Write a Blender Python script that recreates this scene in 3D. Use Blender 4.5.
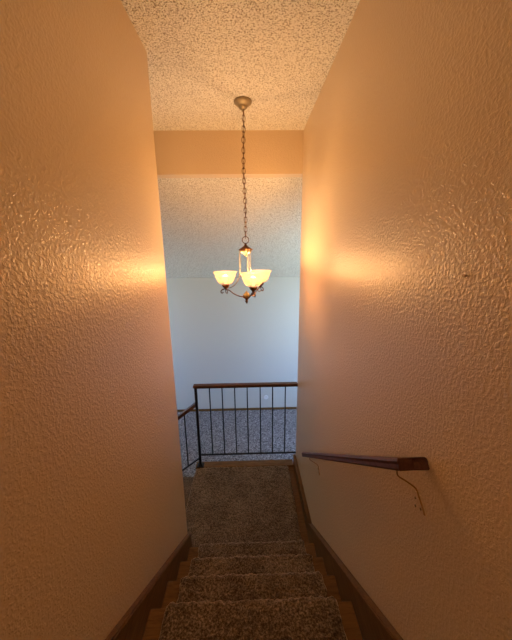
import bpy, bmesh, math
import numpy as np
from mathutils import Vector, Matrix

for o in list(bpy.data.objects):
    bpy.data.objects.remove(o)
sc = bpy.context.scene
COL = sc.collection
rad = math.radians

# ------------------------------------------------------------------ camera
cam_d = bpy.data.cameras.new('camera')
cam = bpy.data.objects.new('camera', cam_d)
COL.objects.link(cam)
cam_d.sensor_fit = 'HORIZONTAL'
cam_d.sensor_width = 36
cam_d.lens = 280.17 / 512 * 36
cam_d.clip_start = 0.02
PITCH, YAW, ROLL = rad(13.244), rad(1.186), rad(-0.70)
fwd = Vector((math.sin(YAW) * math.cos(PITCH), math.cos(YAW) * math.cos(PITCH), -math.sin(PITCH)))
r0 = Vector((math.cos(YAW), -math.sin(YAW), 0))
u0 = r0.cross(fwd)
cr, sr = math.cos(ROLL), math.sin(ROLL)
right = cr * r0 + sr * u0
up = -sr * r0 + cr * u0
M = Matrix.Identity(4)
for i in range(3):
    M[i][0] = right[i]; M[i][1] = up[i]; M[i][2] = -fwd[i]
cam.matrix_world = M
sc.camera = cam

# ------------------------------------------------------------------ world, light, exposure
sc.view_settings.view_transform = 'Standard'
sc.view_settings.look = 'None'
sc.view_settings.gamma = 1.0
sc.view_settings.use_curve_mapping = False
sc.view_settings.exposure = 0.14
w = bpy.data.worlds.new('sky'); sc.world = w; w.use_nodes = True
wn = w.node_tree; wn.nodes.clear()
tc = wn.nodes.new('ShaderNodeTexCoord'); sep = wn.nodes.new('ShaderNodeSeparateXYZ')
rampw = wn.nodes.new('ShaderNodeValToRGB'); bgw = wn.nodes.new('ShaderNodeBackground')
outw = wn.nodes.new('ShaderNodeOutputWorld'); mr = wn.nodes.new('ShaderNodeMapRange')
mr.inputs['From Min'].default_value = -1
wn.links.new(tc.outputs['Generated'], sep.inputs[0]); wn.links.new(sep.outputs['Z'], mr.inputs['Value'])
wn.links.new(mr.outputs[0], rampw.inputs[0]); wn.links.new(rampw.outputs[0], bgw.inputs[0])
rampw.color_ramp.elements[0].position = 0.46; rampw.color_ramp.elements[0].color = (0.50, 0.60, 0.62, 1)
rampw.color_ramp.elements[1].position = 0.54; rampw.color_ramp.elements[1].color = (0.36, 0.56, 1.0, 1)
wn.links.new(bgw.outputs[0], outw.inputs[0])
bgw.inputs[1].default_value = 11.5

BULB_W = 20.0          # each chandelier bulb
BULB_COL = (1.0, 0.55, 0.225)
SHADE_EMIT = 0.5
SHADE_CLEAR = 0.66      # per glass skin (each bowl has an inner and an outer one)

def light(name, kind, loc, energy, color, **kw):
    d = bpy.data.lights.new(name, kind); d.energy = energy; d.color = color
    for k, v in kw.items(): setattr(d, k, v)
    o = bpy.data.objects.new(name, d); COL.objects.link(o); o.location = loc
    return o
# added fill light behind the camera, lifts the walls near it
FILL_W = 12.0
light('near_wall_fill', 'POINT', (0.0, -1.3, 0.85), FILL_W, (1.0, 0.67, 0.38), shadow_soft_size=0.12)

# ------------------------------------------------------------------ measures
A, B = 0.5035, 0.537          # right / left wall planes (x = A, x = -B)
YL, YR = 1.824, 2.816         # end of left wall, end of right wall and beam
H = 1.0735                    # stair ceiling
Y0, Z0, RUN, RISE = 1.0166, -1.631, 0.2453, 0.19195
ZL = Z0 - 4 * RISE            # landing
ZU = Z0 + RISE                # upper floor
ZF = ZL - 3 * RISE            # far room floor
YB = 4.95                     # back wall of far room
ZBM = 0.716                   # beam underside
ZC = -0.387                   # far ceiling at back wall
SK, SM = -0.768, 0.7825       # skirting top line z = SK - SM*y
XL, XR = -4.4, 2.8            # far room extents
T = 0.12

# ------------------------------------------------------------------ materials
def mat(name, color, rough=0.6, bump=None, metallic=0.0, spec=0.5, extra=None):
    m = bpy.data.materials.new(name); m.use_nodes = True
    nt = m.node_tree; bs = nt.nodes['Principled BSDF']
    bs.inputs['Base Color'].default_value = (*color, 1)
    bs.inputs['Roughness'].default_value = rough
    bs.inputs['Metallic'].default_value = metallic
    bs.inputs['Specular IOR Level'].default_value = spec
    if extra: extra(nt, bs)
    return m

def coords(nt, scale=(1, 1, 1)):
    t = nt.nodes.new('ShaderNodeTexCoord'); mp = nt.nodes.new('ShaderNodeMapping')
    mp.inputs['Scale'].default_value = scale
    nt.links.new(t.outputs['Object'], mp.inputs[0])
    return mp.outputs[0]

def noise(nt, vec, scale, detail=2, rough=0.5, dist=0.0):
    n = nt.nodes.new('ShaderNodeTexNoise')
    n.inputs['Scale'].default_value = scale; n.inputs['Detail'].default_value = detail
    n.inputs['Roughness'].default_value = rough; n.inputs['Distortion'].default_value = dist
    nt.links.new(vec, n.inputs['Vector'])
    return n.outputs['Fac']

def ramp(nt, fac, stops):
    r = nt.nodes.new('ShaderNodeValToRGB')
    while len(r.color_ramp.elements) < len(stops): r.color_ramp.elements.new(0.5)
    for e, (p, c) in zip(r.color_ramp.elements, stops):
        e.position = p; e.color = (*c, 1) if len(c) == 3 else c
    nt.links.new(fac, r.inputs[0])
    return r.outputs[0]

def bump(nt, bs, h, strength, dist):
    b = nt.nodes.new('ShaderNodeBump')
    b.inputs['Strength'].default_value = strength; b.inputs['Distance'].default_value = dist
    nt.links.new(h, b.inputs['Height']); nt.links.new(b.outputs[0], bs.inputs['Normal'])

def addf(nt, a, b, ka=1.0, kb=1.0):
    m1 = nt.nodes.new('ShaderNodeMath'); m1.operation = 'MULTIPLY'; m1.inputs[1].default_value = ka
    m2 = nt.nodes.new('ShaderNodeMath'); m2.operation = 'MULTIPLY_ADD'; m2.inputs[1].default_value = kb
    nt.links.new(a, m1.inputs[0]); nt.links.new(b, m2.inputs[0]); nt.links.new(m1.outputs[0], m2.inputs[2])
    return m2.outputs[0]

WALL_COL = (0.66, 0.515, 0.34)
def wall_x(nt, bs):
    v = coords(nt)
    blobs = noise(nt, v, 105, 2, 0.5, 0.3)
    sm = nt.nodes.new('ShaderNodeMapRange'); sm.interpolation_type = 'SMOOTHSTEP'
    sm.inputs['From Min'].default_value = 0.38; sm.inputs['From Max'].default_value = 0.68
    nt.links.new(blobs, sm.inputs['Value'])
    fine = noise(nt, v, 170, 2, 0.6)
    bump(nt, bs, addf(nt, sm.outputs[0], fine, 1.0, 0.6), 0.75, 0.0013)
    big = noise(nt, v, 1.6, 3)
    c = ramp(nt, big, [(0.3, tuple(x * 0.97 for x in WALL_COL)), (0.7, WALL_COL)])
    nt.links.new(c, bs.inputs['Base Color'])
M_wall = mat('orange_peel_paint', WALL_COL, 0.30, spec=0.5, extra=wall_x)
M_far = mat('far_wall_paint', (0.47, 0.46, 0.40), 0.55, extra=lambda nt, bs: bump(nt, bs, noise(nt, coords(nt), 70, 3), 0.3, 0.002))
def pop_x(nt, bs):
    v = coords(nt)
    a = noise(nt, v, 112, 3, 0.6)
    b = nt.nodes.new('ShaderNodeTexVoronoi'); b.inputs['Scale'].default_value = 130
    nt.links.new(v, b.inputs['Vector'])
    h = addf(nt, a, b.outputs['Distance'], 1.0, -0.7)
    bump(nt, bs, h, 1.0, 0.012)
    c = ramp(nt, a, [(0.36, (0.36, 0.31, 0.24)), (0.50, (0.86, 0.83, 0.76)), (0.7, (0.92, 0.90, 0.84))])  # dark stop paints the shade between popcorn grains into the colour
    nt.links.new(c, bs.inputs['Base Color'])
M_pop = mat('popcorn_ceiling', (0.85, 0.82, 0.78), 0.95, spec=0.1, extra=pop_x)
def carpet_x(nt, bs):
    v = coords(nt)
    f = noise(nt, v, 105, 3, 0.75)
    g = noise(nt, v, 6, 3, 0.6)
    c = ramp(nt, addf(nt, f, g, 0.80, 0.20), [(0.37, (0.04, 0.028, 0.020)), (0.49, (0.125, 0.092, 0.067)), (0.62, (0.33, 0.26, 0.19))])
    nt.links.new(c, bs.inputs['Base Color'])
    bump(nt, bs, f, 0.8, 0.004)
    bs.inputs['Sheen Weight'].default_value = 0.9; bs.inputs['Sheen Roughness'].default_value = 0.35
    bs.inputs['Sheen Tint'].default_value = (0.9, 0.75, 0.6, 1)
M_carpet_far = mat('grey_carpet', (0.3, 0.28, 0.28), 1.0, spec=0.05, extra=lambda nt, bs: (nt.links.new(ramp(nt, noise(nt, coords(nt), 60, 4, 0.8), [(0.38, (0.05, 0.048, 0.05)), (0.5, (0.20, 0.19, 0.195)), (0.62, (0.46, 0.44, 0.45))]), bs.inputs['Base Color']), bump(nt, bs, noise(nt, coords(nt), 60, 3, 0.7), 1.0, 0.02)))
M_carpet = mat('brown_frieze_carpet', (0.22, 0.17, 0.13), 1.0, spec=0.05, extra=carpet_x)
def wood_fn(c1, c2, scale):
    def f(nt, bs):
        v = coords(nt, scale)
        n = noise(nt, v, 9, 5, 0.65, 1.2)
        nt.links.new(ramp(nt, n, [(0.32, c1), (0.68, c2)]), bs.inputs['Base Color'])
        bump(nt, bs, n, 0.15, 0.001)
    return f
M_trim = mat('stained_trim', (0.2, 0.1, 0.04), 0.5, spec=0.2, extra=wood_fn((0.085, 0.042, 0.012), (0.18, 0.095, 0.030), (6, 0.8, 6)))
M_tread = mat('oak_tread', (0.3, 0.16, 0.06), 0.6, spec=0.2, extra=wood_fn((0.10, 0.050, 0.016), (0.21, 0.110, 0.037), (0.8, 6, 6)))
M_rail = mat('dark_red_brown_wood', (0.1, 0.04, 0.025), 0.5, spec=0.3, extra=wood_fn((0.06, 0.020, 0.012), (0.13, 0.045, 0.026), (5, 0.7, 5)))
M_railtop = mat('red_brown_wood', (0.14, 0.05, 0.03), 0.4, extra=wood_fn((0.055, 0.020, 0.010), (0.11, 0.042, 0.020), (0.7, 5, 5)))
M_black = mat('black_iron', (0.012, 0.011, 0.012), 0.4, metallic=0.3)
M_bronze = mat('antique_bronze', (0.16, 0.075, 0.03), 0.35, metallic=0.8, extra=lambda nt, bs: nt.links.new(ramp(nt, noise(nt, coords(nt), 60, 3), [(0.35, (0.07, 0.03, 0.014)), (0.65, (0.30, 0.15, 0.06))]), bs.inputs['Base Color']))
M_pewter = mat('canopy_bronze', (0.30, 0.24, 0.15), 0.5, metallic=0.35)
M_cream = mat('cream_metal', (0.16, 0.14, 0.095), 0.45, metallic=0.1)
M_brass = mat('brass_wire', (0.35, 0.20, 0.08), 0.3, metallic=0.9)
M_screw = mat('screw_steel', (0.25, 0.17, 0.10), 0.35, metallic=0.9)
M_plate = mat('white_plastic', (0.62, 0.61, 0.58), 0.4)
M_frame = mat('window_white', (0.8, 0.8, 0.78), 0.4)
def glass_mat():
    m = bpy.data.materials.new('window_glass'); m.use_nodes = True
    nt = m.node_tree; nt.nodes.clear()
    o = nt.nodes.new('ShaderNodeOutputMaterial'); mx = nt.nodes.new('ShaderNodeMixShader')
    t = nt.nodes.new('ShaderNodeBsdfTransparent'); g = nt.nodes.new('ShaderNodeBsdfGlossy')
    g.inputs['Roughness'].default_value = 0.02; mx.inputs[0].default_value = 0.06
    nt.links.new(t.outputs[0], mx.inputs[1]); nt.links.new(g.outputs[0], mx.inputs[2]); nt.links.new(mx.outputs[0], o.inputs[0])
    return m
M_glass = glass_mat()
def shade_mat():
    m = bpy.data.materials.new('alabaster_glass'); m.use_nodes = True
    nt = m.node_tree; bs = nt.nodes['Principled BSDF']
    v = coords(nt)
    n = noise(nt, v, 22, 4, 0.6, 1.5)
    c = ramp(nt, n, [(0.3, (0.84, 0.70, 0.44)), (0.62, (1.0, 0.92, 0.70))])
    bs.inputs['Base Color'].default_value = (0.30, 0.26, 0.19, 1); nt.links.new(c, bs.inputs['Emission Color'])
    bs.inputs['Emission Strength'].default_value = SHADE_EMIT
    bs.inputs['Roughness'].default_value = 0.3
    tr = nt.nodes.new('ShaderNodeBsdfTransparent'); mx = nt.nodes.new('ShaderNodeMixShader')
    tr.inputs[0].default_value = (1.0, 0.86, 0.66, 1); mx.inputs[0].default_value = SHADE_CLEAR
    nt.links.new(bs.outputs[0], mx.inputs[1]); nt.links.new(tr.outputs[0], mx.inputs[2])
    nt.links.new(mx.outputs[0], nt.nodes['Material Output'].inputs['Surface'])
    return m
M_shade = shade_mat()
def emis(name, col, s):
    m = mat(name, col, 0.5); bs = m.node_tree.nodes['Principled BSDF']
    bs.inputs['Emission Color'].default_value = (*col, 1); bs.inputs['Emission Strength'].default_value = s
    return m
M_bulb = emis('lit_bulb', (1.0, 0.75, 0.42), 2.5)

# ------------------------------------------------------------------ mesh helpers
def link(name, bm, m, parent=None, smooth=False, loc=None):
    me = bpy.data.meshes.new(name)
    bmesh.ops.recalc_face_normals(bm, faces=bm.faces)
    if loc is not None: bmesh.ops.translate(bm, verts=bm.verts, vec=-Vector(loc))
    bm.to_mesh(me); bm.free()
    me.materials.append(m)
    if smooth:
        for p in me.polygons: p.use_smooth = True
    o = bpy.data.objects.new(name, me); COL.objects.link(o)
    if loc is not None: o.location = loc
    if parent is not None: o.parent = parent
    return o

def add_box(bm, x0, x1, y0, y1, z0, z1, bevel=0.0, seg=2):
    r = bmesh.ops.create_cube(bm, size=1)
    vs = r['verts']
    for v in vs:
        v.co = Vector(((x0 + x1) / 2 + v.co.x * (x1 - x0), (y0 + y1) / 2 + v.co.y * (y1 - y0), (z0 + z1) / 2 + v.co.z * (z1 - z0)))
    if bevel:
        es = list({e for v in vs for e in v.link_edges})
        bmesh.ops.bevel(bm, geom=es, offset=bevel, segments=seg, affect='EDGES', profile=0.5)

def prism(bm, pts, axis, a0, a1):
    """polygon pts (2D) extruded along axis 0/1/2 from a0 to a1"""
    def mk(p, a):
        if axis == 0: return (a, p[0], p[1])
        if axis == 1: return (p[0], a, p[1])
        return (p[0], p[1], a)
    v0 = [bm.verts.new(mk(p, a0)) for p in pts]; v1 = [bm.verts.new(mk(p, a1)) for p in pts]
    bm.faces.new(v0); bm.faces.new(v1[::-1])
    n = len(pts)
    for i in range(n): bm.faces.new((v0[i], v1[i], v1[(i + 1) % n], v0[(i + 1) % n]))

def tube(bm, path, r, n=10, closed=False, cap=True):
    path = [Vector(p) for p in path]; m = len(path); rings = []
    rs = r if isinstance(r, (list, tuple)) else [r] * m
    prev = None
    for i, p in enumerate(path):
        if closed: t = path[(i + 1) % m] - path[i - 1]
        else: t = path[min(i + 1, m - 1)] - path[max(i - 1, 0)]
        t.normalize()
        if prev is None:
            ref = Vector((0, 0, 1)) if abs(t.z) < 0.9 else Vector((1, 0, 0))
            nrm = (ref - t * ref.dot(t)).normalized()
        else:
            nrm = (prev - t * prev.dot(t)).normalized()
        prev = nrm; bi = t.cross(nrm)
        rings.append([bm.verts.new(p + rs[i] * (math.cos(2 * math.pi * k / n) * nrm + math.sin(2 * math.pi * k / n) * bi)) for k in range(n)])
    for i in range(m if closed else m - 1):
        a, b = rings[i], rings[(i + 1) % m]
        for k in range(n): bm.faces.new((a[k], a[(k + 1) % n], b[(k + 1) % n], b[k]))
    if cap and not closed:
        bm.faces.new(rings[0][::-1]); bm.faces.new(rings[-1])

def lathe(bm, prof, c=(0, 0, 0), n=32, cap=True):
    rings = []
    for r, z in prof:
        if r < 1e-5: rings.append([bm.verts.new((c[0], c[1], c[2] + z))])
        else: rings.append([bm.verts.new((c[0] + r * math.cos(2 * math.pi * k / n), c[1] + r * math.sin(2 * math.pi * k / n), c[2] + z)) for k in range(n)])
    for a, b in zip(rings, rings[1:]):
        for k in range(n):
            q = [a[k % len(a)], a[(k + 1) % len(a)], b[(k + 1) % len(b)], b[k % len(b)]]
            u = []
            for v in q:
                if v not in u: u.append(v)
            if len(u) > 2: bm.faces.new(u)
    if cap:
        for rg in (rings[0], rings[-1]):
            if len(rg) > 1: bm.faces.new(rg)

def spline(pts, n=8):
    P = [Vector(p) for p in pts]; P = [2 * P[0] - P[1]] + P + [2 * P[-1] - P[-2]]
    out = []
    for i in range(1, len(P) - 2):
        for k in range(n):
            t = k / n; p0, p1, p2, p3 = P[i - 1:i + 3]
            out.append(0.5 * ((2 * p1) + (p2 - p0) * t + (2 * p0 - 5 * p1 + 4 * p2 - p3) * t * t + (3 * p1 - p0 - 3 * p2 + p3) * t ** 3))
    out.append(P[-2])
    return out

def struct(name, bm, m):
    o = link(name, bm, m); o['kind'] = 'structure'
    return o

def tag(o, label, cat, group=None):
    o['label'] = label; o['category'] = cat
    if group: o['group'] = group
    return o

def thing(name, loc, label, cat, group=None):
    o = bpy.data.objects.new(name, None); COL.objects.link(o); o.location = loc
    o.empty_display_size = 0.05
    return tag(o, label, cat, group)

def part(name, bm, m, parent, smooth=False, loc=None):
    """bm is in world coordinates; parents sit unrotated, so only offsets matter"""
    off = Vector((0, 0, 0)); p = parent
    while p is not None: off += p.location; p = p.parent
    lw = Vector(loc) if loc is not None else off
    o = link(name, bm, m, None, smooth, lw)
    o.parent = parent; o.location = lw - off
    return o

# ------------------------------------------------------------------ setting
ZB = -3.6   # bottom of stairwell walls
bm = bmesh.new(); add_box(bm, A, A + T, -2.6, YR, ZB, H); struct('wall_right', bm, M_wall)
bm = bmesh.new(); add_box(bm, -B - T, -B, -2.6, YL, ZB, H, 0.0); struct('wall_left', bm, M_wall)
bm = bmesh.new(); add_box(bm, -B, A, -2.6, -2.5, ZB, H); struct('wall_back', bm, M_wall)
NX = -2.2   # left end of the nook over the turning stairs
bm = bmesh.new(); add_box(bm, NX, -B - T, YL - T, YL, ZB, H); struct('wall_nook_back', bm, M_wall)
bm = bmesh.new(); add_box(bm, NX - T, NX, YL - T, YR + T, ZB, H); struct('wall_nook_side', bm, M_wall)
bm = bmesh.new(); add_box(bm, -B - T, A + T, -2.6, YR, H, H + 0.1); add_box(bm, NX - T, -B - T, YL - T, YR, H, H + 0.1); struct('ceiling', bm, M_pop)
bm = bmesh.new(); add_box(bm, NX, A + T, YR, YR + T, ZBM, H + 0.1); struct('trim_1', bm, M_wall)
slope = (ZC - ZBM) / (YB - YR - T)
bm = bmesh.new()
prism(bm, [(YR + T, ZBM), (YB + T, ZBM + slope * (YB - YR)), (YB + T, ZBM + slope * (YB - YR) + 0.12), (YR + T, ZBM + 0.12)], 0, XL - T, XR + T)
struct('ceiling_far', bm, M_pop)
bm = bmesh.new(); add_box(bm, XL, XR, YB, YB + T, ZF - 0.1, ZC - 0.004); struct('wall_far', bm, M_far)
for nm, x0, x1 in (('wall_far_left', XL - T, XL), ('wall_far_right', XR, XR + T)):
    bm = bmesh.new()
    prism(bm, [(YR, ZF - 0.1), (YB + T, ZF - 0.1), (YB + T, ZC - 0.06), (YR + T, ZBM), (YR, ZBM)], 0, x0, x1)
    struct(nm, bm, M_far)
# the two walls of the far room that look back towards the stairs, the left with its window, the right with an added one
WZ0, WZ1 = -2.25, -0.15
def window_wall(n, side, x0, x1, w0, w1):
    bm = bmesh.new()
    add_box(bm, x0, w0, YR, YR + T, ZF - 0.1, ZBM); add_box(bm, w1, x1, YR, YR + T, ZF - 0.1, ZBM)
    add_box(bm, w0, w1, YR, YR + T, ZF - 0.1, WZ0); add_box(bm, w0, w1, YR, YR + T, WZ1, ZBM)
    struct('wall_window_' + side, bm, M_far)
    ym = YR + 0.05; mid = (w0 + w1) / 2
    bm = bmesh.new()
    for (a0, a1, c0, c1) in ((w0, w1, WZ0, WZ0 + .05), (w0, w1, WZ1 - .05, WZ1), (w0, w0 + .05, WZ0, WZ1), (w1 - .05, w1, WZ0, WZ1), (mid - .02, mid + .02, WZ0, WZ1)):
        add_box(bm, a0, a1, ym - .03, ym + .03, c0, c1)
    win = struct('window_%d' % n, bm, M_frame)
    bm = bmesh.new(); add_box(bm, w0 + .05, w1 - .05, ym - .004, ym + .004, WZ0 + .05, WZ1 - .05)
    link('pane', bm, M_glass, win)
    po = light('window_daylight', 'AREA', (mid, YR - 0.01, (WZ0 + WZ1) / 2), 1.0, (1, 1, 1), shape='RECTANGLE', size=w1 - w0, size_y=WZ1 - WZ0)
    po.rotation_euler = (rad(90), 0, 0)
    po.data.cycles.is_portal = True
window_wall(1, 'left', XL, NX - T, -4.2, -2.5)
window_wall(2, 'right', A + T, XR, 0.85, 2.55)  # unseen extra window, added to even out the far room's daylight

# floors
bm = bmesh.new(); add_box(bm, -B, A, -2.5, Y0 - RUN - 0.08, ZU - 0.12, ZU - .004); struct('floor', bm, M_carpet)
bm = bmesh.new(); add_box(bm, XL, XR, YR + T, YB, ZF - 0.1, ZF); add_box(bm, NX, A, YL, YR + T, ZF - 0.1, ZF); struct('floor_far', bm, M_carpet_far)
bm = bmesh.new(); add_box(bm, XL + .013, XR - .013, YB - 0.012, YB, ZF, ZF + 0.045, 0.003); struct('baseboard_far', bm, M_trim)

# skirting boards on both stair walls
def skirt(x0, x1, yend, name, landing):
    z = lambda y: SK - SM * y
    lt = ZL + 0.105
    yk = (SK - lt) / SM
    y0 = 0.55
    if landing:
        pts = [(y0, z(y0)), (yk, lt), (yend, lt), (yend, ZL - 0.25), (yk, ZL - 0.25), (y0, z(y0) - 0.55)]
    else:
        pts = [(y0, z(y0)), (yend, z(yend)), (yend, ZL - 0.25), (y0, z(y0) - 0.55)]
    bm = bmesh.new(); prism(bm, pts, 0, x0, x1)
    o = struct(name, bm, M_trim)
    # moulded cap along the top edge
    s = 1 if x1 > 0 else -1
    xa, xb = (x0 - 0.006, x1) if s > 0 else (x0, x1 + 0.006)
    bm = bmesh.new()
    top = pts[:3] if landing else pts[:2]
    prism(bm, [(p[0], p[1] + 0.012) for p in top] + [(p[0], p[1] - 0.022) for p in top[::-1]], 0, xa, xb)
    bmesh.ops.bevel(bm, geom=[e for e in bm.edges if abs(e.verts[0].co.x - e.verts[1].co.x) < 1e-6 and abs(e.verts[0].co.y - e.verts[1].co.y) > .1], offset=0.006, segments=2, affect='EDGES')
    link('cap_moulding', bm, M_trim, o)
skirt(A - 0.028, A, YR, 'baseboard_right', True)
skirt(-B, -B + 0.028, YL, 'baseboard_left', False)

# ------------------------------------------------------------------ staircase
st = thing('staircase', (0, Y0, ZL), 'straight brown wooden stairs going down between the two textured walls', 'stairs')
xa, xb = -B + 0.030, A - 0.030
for k in range(0, 4):
    yn, zt = Y0 + k * RUN, Z0 - k * RISE - 0.026
    bm = bmesh.new(); add_box(bm, xa, xb, yn - RUN - 0.07, yn - 0.006, zt - 0.028, zt, 0.007)
    part('tread', bm, M_tread, st)
for k in range(-1, 4):
    yn, zt = Y0 + k * RUN - 0.03 - (0.045 if k == -1 else 0), Z0 - k * RISE - 0.043
    bm = bmesh.new(); add_box(bm, xa, xb, yn - 0.018, yn, zt - RISE + 0.030, zt)
    part('riser', bm, M_tread, st)
# landing slab: boards under the carpet, with wooden nosing
XLE = -0.665
bm = bmesh.new()
prism(bm, [(XLE + .01, YL + .004), (-B + .030, YL + .004), (-B + 0.030, 1.735), (A - 0.030, 1.735), (A - 0.030, YR + 0.045), (XLE + .01, YR + 0.045)], 2, ZL - 0.052, ZL - 0.024)
part('landing_boards', bm, M_tread, st)
bm = bmesh.new(); add_box(bm, XLE, A - 0.030, 2.772, 2.872, ZL - 0.013, ZL + 0.006, 0.005)
part('nosing', bm, M_tread, st)
# stairs that turn down to the left of the landing
for k in (1, 2):
    x1 = XLE - (k - 1) * RUN + 0.02; zt = ZL - k * RISE
    bm = bmesh.new(); add_box(bm, x1 - RUN - 0.02, x1 - .01, YL + .004, YR + 0.045, zt - 0.03, zt, 0.006)
    part('tread', bm, M_carpet, st)
for k in (0, 1, 2):
    x1 = XLE - k * RUN + 0.02; zt = ZL - k * RISE - 0.052 + (0 if k == 0 else .02)
    bm = bmesh.new(); add_box(bm, x1 - 0.015, x1, YL + .004, YR + 0.04, zt - RISE + (.055 if k == 0 else 0.035), zt)
    part('riser', bm, M_tread, st)
# side of the landing towards the far room
bm = bmesh.new()
prism(bm, [(A, ZL - 0.052), (XLE + .005, ZL - 0.052), (XLE + .005, ZF), (A, ZF)], 1, YR, YR + 0.04)
struct('wall_landing', bm, M_far)

# ------------------------------------------------------------------ carpet
rng = np.random.default_rng(7)
def vnoise(u, v, cell, seed):
    r = np.random.default_rng(seed).random((256, 256))
    x, y = u / cell, v / cell
    xi, yi = np.floor(x).astype(int), np.floor(y).astype(int)
    fx, fy = x - xi, y - yi
    fx = fx * fx * (3 - 2 * fx); fy = fy * fy * (3 - 2 * fy)
    g = lambda a, b: r[a % 256, b % 256]
    return (g(xi, yi) * (1 - fx) * (1 - fy) + g(xi + 1, yi) * fx * (1 - fy) + g(xi, yi + 1) * (1 - fx) * fy + g(xi + 1, yi + 1) * fx * fy)

def tufts(u, v):
    a = vnoise(u + 0.3 * v, v - 0.25 * u, 0.019, 1); b = vnoise(u - 0.4 * v, v + 0.35 * u, 0.011, 2)
    c = vnoise(u, v, 0.06, 3)
    return 0.55 * a + 0.35 * b + 0.25 * c - 0.55

def sheet(name, pos, nrm, su, sv, m, amp, label, cat, mask=None, ridge=None):
    """pos/nrm: arrays (nu,nv,3)"""
    nu, nv = pos.shape[:2]
    h = (tufts(su, sv) - 0.12) * amp
    if ridge is not None: h = h + ridge[:, None] * (0.3 + vnoise(su, sv, 0.014, 5)) * 0.008
    eu = np.minimum(np.arange(nu), np.arange(nu)[::-1]); ev = np.minimum(np.arange(nv), np.arange(nv)[::-1])
    P = pos + nrm * h[..., None]
    # rounded, tucked borders
    ed = np.minimum(1, ev / 2.5)[None, :]
    P = P - nrm * ((1 - ed) * 0.009)[..., None]
    if mask is not None: P = mask(P)
    idx = np.arange(nu * nv).reshape(nu, nv)
    f = np.stack([idx[:-1, :-1], idx[1:, :-1], idx[1:, 1:], idx[:-1, 1:]], -1).reshape(-1, 4)
    me = bpy.data.meshes.new(name)
    me.from_pydata(P.reshape(-1, 3).tolist(), [], f.tolist())
    for p in me.polygons: p.use_smooth = True
    me.materials.append(m)
    o = bpy.data.objects.new(name, me); COL.objects.link(o)
    sd = o.modifiers.new('thickness', 'SOLIDIFY'); sd.thickness = 0.006; sd.offset = -1
    tag(o, label, cat)
    return o

# runner profile (y, z): upper floor edge, then over each nosing, down each riser
prof = []
R = 0.036
z_up = ZU + 0.004
prof.append((Y0 - RUN - 0.30, z_up))
for k in range(-1, 4):
    yn, zt = Y0 + k * RUN + 0.004 - (0.045 if k == -1 else 0), Z0 - k * RISE - 0.009
    for t in range(0, 9):
        a = math.pi / 2 - t * (math.pi / 8)
        prof.append((yn - R + R * math.cos(a), zt - R + R * math.sin(a)))
    prof.append((yn - 0.024, zt - 2 * R - 0.004))
    prof.append((yn - 0.025, zt - RISE + 0.008))
    prof.append((yn + 0.02, zt - RISE - 0.002))
prof.append((YR - 0.03, ZL + 0.004))
pr = np.array(prof); d = np.r_[0, np.cumsum(np.hypot(*np.diff(pr, axis=0).T))]
s = np.arange(0, d[-1], 0.0052)
py, pz = np.interp(s, d, pr[:, 0]), np.interp(s, d, pr[:, 1])
ty, tz = np.gradient(py), np.gradient(pz); ln = np.hypot(ty, tz); ty /= ln; tz /= ln
kern = np.ones(5) / 5
ny = np.convolve(np.pad(-tz, 2, 'edge'), kern, 'valid'); nz = np.convolve(np.pad(ty, 2, 'edge'), kern, 'valid')
x = np.arange(-0.425, 0.397, 0.0055)
# stairs part only (until landing), landing separately
cut = np.argmax((py > Y0 + 3 * RUN + 0.05) & (pz < ZL + 0.03))
def build_runner():
    rg = np.clip(np.minimum(ny, nz) * 3 - 0.3, 0, 1)[:cut]
    S, X = np.meshgrid(s[:cut], x, indexing='ij')
    wob = (vnoise(S, S * 0, 0.05, 9) - 0.5) * 0.012
    edge = (X - x[0]) / (x[-1] - x[0]) * 2 - 1
    P = np.stack([X + wob * np.abs(edge), np.repeat(py[:cut, None], len(x), 1), np.repeat(pz[:cut, None], len(x), 1)], -1)
    N = np.stack([0 * X, np.repeat(ny[:cut, None], len(x), 1), np.repeat(nz[:cut, None], len(x), 1)], -1)
    return sheet('carpet_runner', P, N, S, X, M_carpet, 0.017, 'brown flecked shag carpet runner running down over the wooden stair treads', 'carpet', ridge=rg)
build_runner()
def build_landing():
    yy = np.arange(1.842, 2.772, 0.0058); xx = np.arange(-0.655, 0.412, 0.0058)
    Yg, Xg = np.meshgrid(yy, xx, indexing='ij')
    P = np.stack([Xg, Yg, np.full_like(Xg, ZL - 0.002)], -1)
    # roll down over the left edge
    dx = np.clip(-0.625 - Xg, 0, 1); P[..., 2] -= dx * dx * 9
    N = np.zeros_like(P); N[..., 2] = 1
    return sheet('landing_carpet', P, N, Yg + 3, Xg, M_carpet, 0.018, 'square of brown flecked carpet covering the stair landing in front of the iron railing', 'carpet')
build_landing()

# ------------------------------------------------------------------ landing railing
yr = YR - 0.005
gr = thing('stair_railing', (-0.61, yr, ZL + 0.006), 'black iron railing with reddish brown wooden top rail at the edge of the landing', 'railing')
ZT = -1.372
bm = bmesh.new(); add_box(bm, -0.632, A + 0.0, yr - 0.03, yr + 0.03, ZT - 0.033, ZT, 0.008)
part('top_rail', bm, M_railtop, gr)
bm = bmesh.new(); add_box(bm, -0.622, -0.594, yr - .014, yr + .014, ZL + 0.012, ZT - 0.033, 0.002)
post = part('post', bm, M_black, gr)
bm = bmesh.new(); add_box(bm, -0.648, -0.568, yr - .04, yr + .034, ZL + 0.006, ZL + 0.014, 0.002)
add_box(bm, -0.63, -0.586, yr - .022, yr + .022, ZL + .014, ZL + .03, 0.004)
part('base_flange', bm, M_black, post)
ZBR = -2.243
bm = bmesh.new(); add_box(bm, -0.594, A, yr - .008, yr + .008, ZBR - .016, ZBR, 0.002)
part('bottom_rail', bm, M_black, gr)
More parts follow.
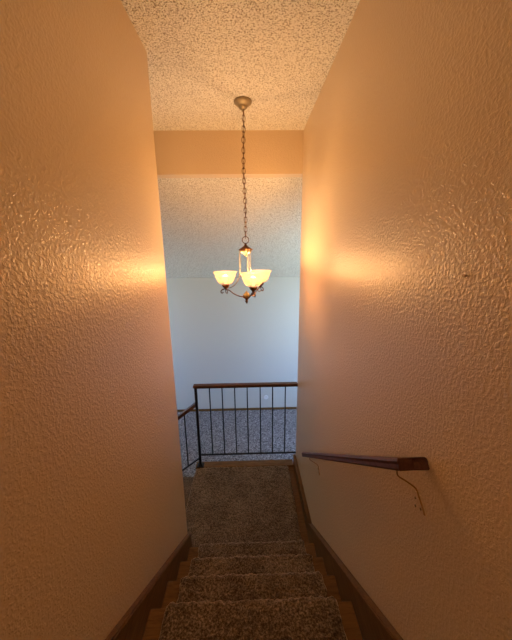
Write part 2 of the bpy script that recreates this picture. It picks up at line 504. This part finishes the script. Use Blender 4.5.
for u in (-0.459, -0.322, -0.185, -0.048, 0.094, 0.231, 0.371):
    bm = bmesh.new(); add_box(bm, u - .006, u + .006, yr - .006, yr + .006, ZBR, ZT - .033)
    part('baluster', bm, M_black, gr)
bm = bmesh.new(); add_box(bm, -0.594, A, yr - .012, yr + .012, ZT - .041, ZT - .033)
part('top_bar', bm, M_black, gr)
# falling section to the left
SL = 0.765
x0, x1 = -0.622, -1.36
prism_pts = lambda zt, th: [(x0, zt), (x1, zt + SL * (x1 - x0)), (x1, zt + SL * (x1 - x0) - th), (x0, zt - th)]
bm = bmesh.new(); prism(bm, prism_pts(-1.588, 0.042), 1, yr - .028, yr + .028)
o = part('sloping_rail', bm, M_railtop, gr); o['label'] = 'sloping wooden rail going down to the left'
bm = bmesh.new(); prism(bm, prism_pts(-2.290, 0.018), 1, yr - .008, yr + .008)
part('sloping_bottom_rail', bm, M_black, gr)
for u in (-0.752, -0.89, -1.03, -1.17):
    zt = -1.629 + SL * (u - x0); zb = -2.295 + SL * (u - x0)
    bm = bmesh.new(); add_box(bm, u - .006, u + .006, yr - .006, yr + .006, zb, zt)
    part('baluster', bm, M_black, gr)
bm = bmesh.new(); add_box(bm, x1 - .014, x1 + .014, yr - .014, yr + .014, ZF, -1.60 + SL * (x1 - x0), 0.002)
part('post', bm, M_black, gr)

# ------------------------------------------------------------------ wall handrail
hx = A - 0.072
P0, P1 = Vector((hx, 0.688, -0.601)), Vector((hx, 2.03, -1.648))
hr = thing('wall_handrail', (A, 0.705, -0.607), 'dark reddish brown wooden handrail sloping down along the right wall', 'handrail')
dr = (P1 - P0).normalized()
def rail_section():
    # a rounded rectangle with a grooved side, (across, up)
    return [(p * .76, q * .68) for p, q in [(-.023, -.016), (-.017, -.024), (.017, -.024), (.023, -.016), (.021, 0.0), (.024, .012), (.018, .022), (.008, .026), (-.008, .026), (-.018, .022), (-.024, .012), (-.021, 0.0)]]
ax = Vector((1, 0, 0)); uy = ax.cross(dr).normalized()
if uy.z < 0: uy = -uy
bm = bmesh.new()
# mitre at the near end: shear the end ring by 45 degrees
ringA = [P0 + ax * a + uy * b + dr * a for a, b in rail_section()]
ringB = [P1 + ax * a + uy * b for a, b in rail_section()]
va = [bm.verts.new(v) for v in ringA]; vb = [bm.verts.new(v) for v in ringB]
for i in range(12): bm.faces.new((va[i], va[(i + 1) % 12], vb[(i + 1) % 12], vb[i]))
bm.faces.new(va); bm.faces.new(vb[::-1])
rail = part('rail', bm, M_rail, hr)
bm = bmesh.new()
vb = [bm.verts.new(Vector((A - .001, 0, 0)) + Vector((0, P0.y, P0.z)) + uy * b - dr * a) for a, b in rail_section()]
va = [bm.verts.new(v - Vector((0, 0.0005, 0))) for v in ringA]
for i in range(12): bm.faces.new((va[i], va[(i + 1) % 12], vb[(i + 1) % 12], vb[i]))
bm.faces.new(va); bm.faces.new(vb[::-1])
o = part('return_end', bm, M_rail, hr); o['label'] = 'short mitred piece returning to the wall'
def bracket(y):
    z = -0.601 - SM * (y - 0.688) - 0.022       # underside of the rail
    bm = bmesh.new()
    pth = spline([(hx, y, z), (hx + .006, y, z - .020), (hx + .035, y, z - .042), (A - .008, y - .002, z - .066), (A - .005, y - .014, z - .080), (A - .005, y - .036, z - .096), (A - .005, y - .051, z - .112)], 6)
    tube(bm, pth, 0.0026, 8)
    b = part('bracket', bm, M_brass, hr, True)
    bm = bmesh.new(); prism(bm, [(y - .058, z - .118), (y + .006, z - .150), (y + .008, z - .085), (y - .02, z - .075)], 0, A - .003, A)
    part('wall_plate', bm, M_wall, b)
    for (ddy, ddz) in ((0, -.102), (-.005, -.126), (-.029, -.113)):
        bm = bmesh.new()
        bmesh.ops.create_uvsphere(bm, u_segments=10, v_segments=6, radius=0.0042)
        bmesh.ops.scale(bm, vec=(.5, 1, 1), verts=bm.verts); bmesh.ops.translate(bm, vec=(A - .004, y + ddy, z + ddz), verts=bm.verts)
        part('screw', bm, M_screw, b, True)
bracket(0.704)
bracket(1.82)

# ------------------------------------------------------------------ chandelier
cx, cy = -0.028, 2.325
ch = thing('chandelier', (cx, cy, H), 'three-light bronze chandelier with lit cream glass bowls hanging on a long chain', 'chandelier')
bm = bmesh.new(); lathe(bm, [(0, 0), (.064, 0), (.066, -.006), (.063, -.013), (.054, -.022), (.040, -.030), (.032, -.034), (.032, -.042), (.024, -.050), (.012, -.056), (.007, -.066), (0, -.068)], (cx, cy, H), cap=False)
part('canopy', bm, M_pewter, ch, True)
zring = 0.118
nl = 25; ztop = H - .058; zbot = zring + .022; pitch = (ztop - zbot) / nl
# slight sway of the chain
sway = lambda z: 0.004 * math.sin((z - zbot) * 9)
for i in range(nl):
    zc = ztop - pitch * (i + .5); L, W, r = pitch * 1.30, .0125, .0023
    ang = (rad(15) if i % 2 else rad(100)) + 0.25 * math.sin(i * 2.1)
    bm = bmesh.new(); pth = []
    for k in range(20):
        t = 2 * math.pi * k / 20
        xx = math.copysign(abs(math.cos(t)) ** .8, math.cos(t)) * W; zz = math.sin(t) * L / 2
        pth.append(Vector((cx + sway(zc) + xx * math.cos(ang), cy + xx * math.sin(ang), zc + zz)))
    tube(bm, pth, r, 6, closed=True)
    part('chain_link', bm, M_bronze, ch, True)
bm = bmesh.new()
tube(bm, [(cx + .004 * math.sin(i * 1.1) + sway(ztop + (zbot - ztop) * i / 60), cy + .004 * math.cos(i * 1.1), ztop + (zbot - .02 - ztop) * i / 60) for i in range(61)], .0022, 6)
part('electric_cord', bm, M_bronze, ch, True)
bm = bmesh.new()
tube(bm, [(cx + .026 * math.cos(t), cy, zring - .008 + .026 * math.sin(t)) for t in [2 * math.pi * k / 24 for k in range(24)]], .0035, 8, closed=True)
part('loop', bm, M_bronze, ch, True)
zc = 0.034
bm = bmesh.new(); lathe(bm, [(0, .050), (.008, .048), (.010, .036), (.022, .026), (.040, .014), (.056, .004), (.058, -.002), (.050, -.004), (0, -.004)], (cx, cy, zc), cap=False)
part('top_cap', bm, M_bronze, ch, True)
bm = bmesh.new(); lathe(bm, [(0, -.0045), (.049, -.0045), (.044, -.018), (.026, -.030), (.014, -.034), (.014, -.048), (0, -.052)], (cx, cy, zc), cap=False)
part('upper_cup', bm, M_cream, ch, True)
zb = -0.355
bm = bmesh.new(); lathe(bm, [(0, .058), (.006, .056), (.008, .045), (.020, .038), (.030, .022), (.032, .012), (0, .0115)], (cx, cy, zb), cap=False)
part('lower_cup', bm, M_cream, ch, True)
bm = bmesh.new(); lathe(bm, [(0, .011), (.034, .011), (.030, .000), (.014, -.010), (.010, -.020), (.014, -.028), (.008, -.040), (.003, -.050), (0, -.052)], (cx, cy, zb), cap=False)
part('finial', bm, M_bronze, ch, True)
RA = 0.178
for deg in (168, 288, 48):
    a = rad(deg); ux, uyv = math.cos(a), math.sin(a)
    pt = lambda r, z, t=0: Vector((cx + r * ux - t * uyv, cy + r * uyv + t * ux, z))
    # upper rod: from the cap straight down and then sweeping out to the socket
    bm = bmesh.new()
    tube(bm, spline([pt(.048, .032), pt(.050, -.03), pt(.050, -.12), pt(.060, -.19), pt(.095, -.245), pt(.140, -.272), pt(.176, -.272)], 6), .0034, 8)
    part('rod', bm, M_cream, ch, True)
    bm = bmesh.new()
    tube(bm, spline([pt(.022, zb + .008), pt(.06, zb + .012), pt(.105, zb + .030), pt(.145, zb + .058), pt(.178, zb + .072), pt(.208, zb + .066), pt(.222, zb + .048), pt(.212, zb + .036), pt(.200, zb + .044)], 6), .0048, 8)
    part('scroll_arm', bm, M_bronze, ch, True)
    bm = bmesh.new()
    tube(bm, spline([pt(.178, zb + .075), pt(.160, zb + .055, .012), pt(.165, zb + .035, .006), pt(.182, zb + .045, -.008), pt(.178, zb + .070)], 5), .0036, 6)
    part('leaf_scroll', bm, M_bronze, ch, True)
    zs = -.262
    bm = bmesh.new(); c = pt(RA, zs)
    lathe(bm, [(0, -.022), (.010, -.022), (.014, -.012), (.026, -.004), (.032, .010), (.030, .022), (0, .022)], c, cap=False)
    part('socket', bm, M_bronze, ch, True)
    bm = bmesh.new()
    outer = [(.028, .016), (.044, .021), (.061, .035), (.073, .055), (.080, .078), (.087, .102), (.100, .122)]
    inner = [(r - .004, z + .002) for r, z in outer[::-1]]
    lathe(bm, outer + inner, c, n=40, cap=False)
    sh = part('lamp_shade', bm, M_shade, ch, True)
    bm = bmesh.new(); lathe(bm, [(0, .022), (.012, .022), (.013, .040), (.024, .058), (.028, .074), (.020, .090), (0, .098)], c, n=20, cap=False)
    part('bulb', bm, M_bulb, ch, True)
    lo = light('bulb_light', 'POINT', pt(RA, zs + .105), BULB_W, BULB_COL, shadow_soft_size=.03)

# ------------------------------------------------------------------ small marks on the walls
bm = bmesh.new()
r = bmesh.ops.create_cone(bm, cap_ends=True, segments=24, radius1=0.045, radius2=0.040, depth=0.010)
bmesh.ops.rotate(bm, verts=bm.verts, matrix=Matrix.Rotation(rad(90), 3, 'X')); bmesh.ops.translate(bm, verts=bm.verts, vec=(0.28, YB - 0.005, -2.71))
tag(link('cover_plate', bm, M_plate, None, False, (0.28, YB - .005, -2.71)), 'small round pale cover plate low on the far wall behind the railing', 'cover plate')
bm = bmesh.new()
lathe(bm, [(0, 0), (.0022, 0), (.0022, .006), (.004, .006), (.004, .008), (0, .008)], n=12, cap=False)
bmesh.ops.rotate(bm, verts=bm.verts, matrix=Matrix.Rotation(rad(-90), 3, 'Y'))
tag(link('nail', bm, M_screw, None), 'tiny dark nail in the bare right wall above the handrail', 'nail').location = (A, 0.644, -0.055)
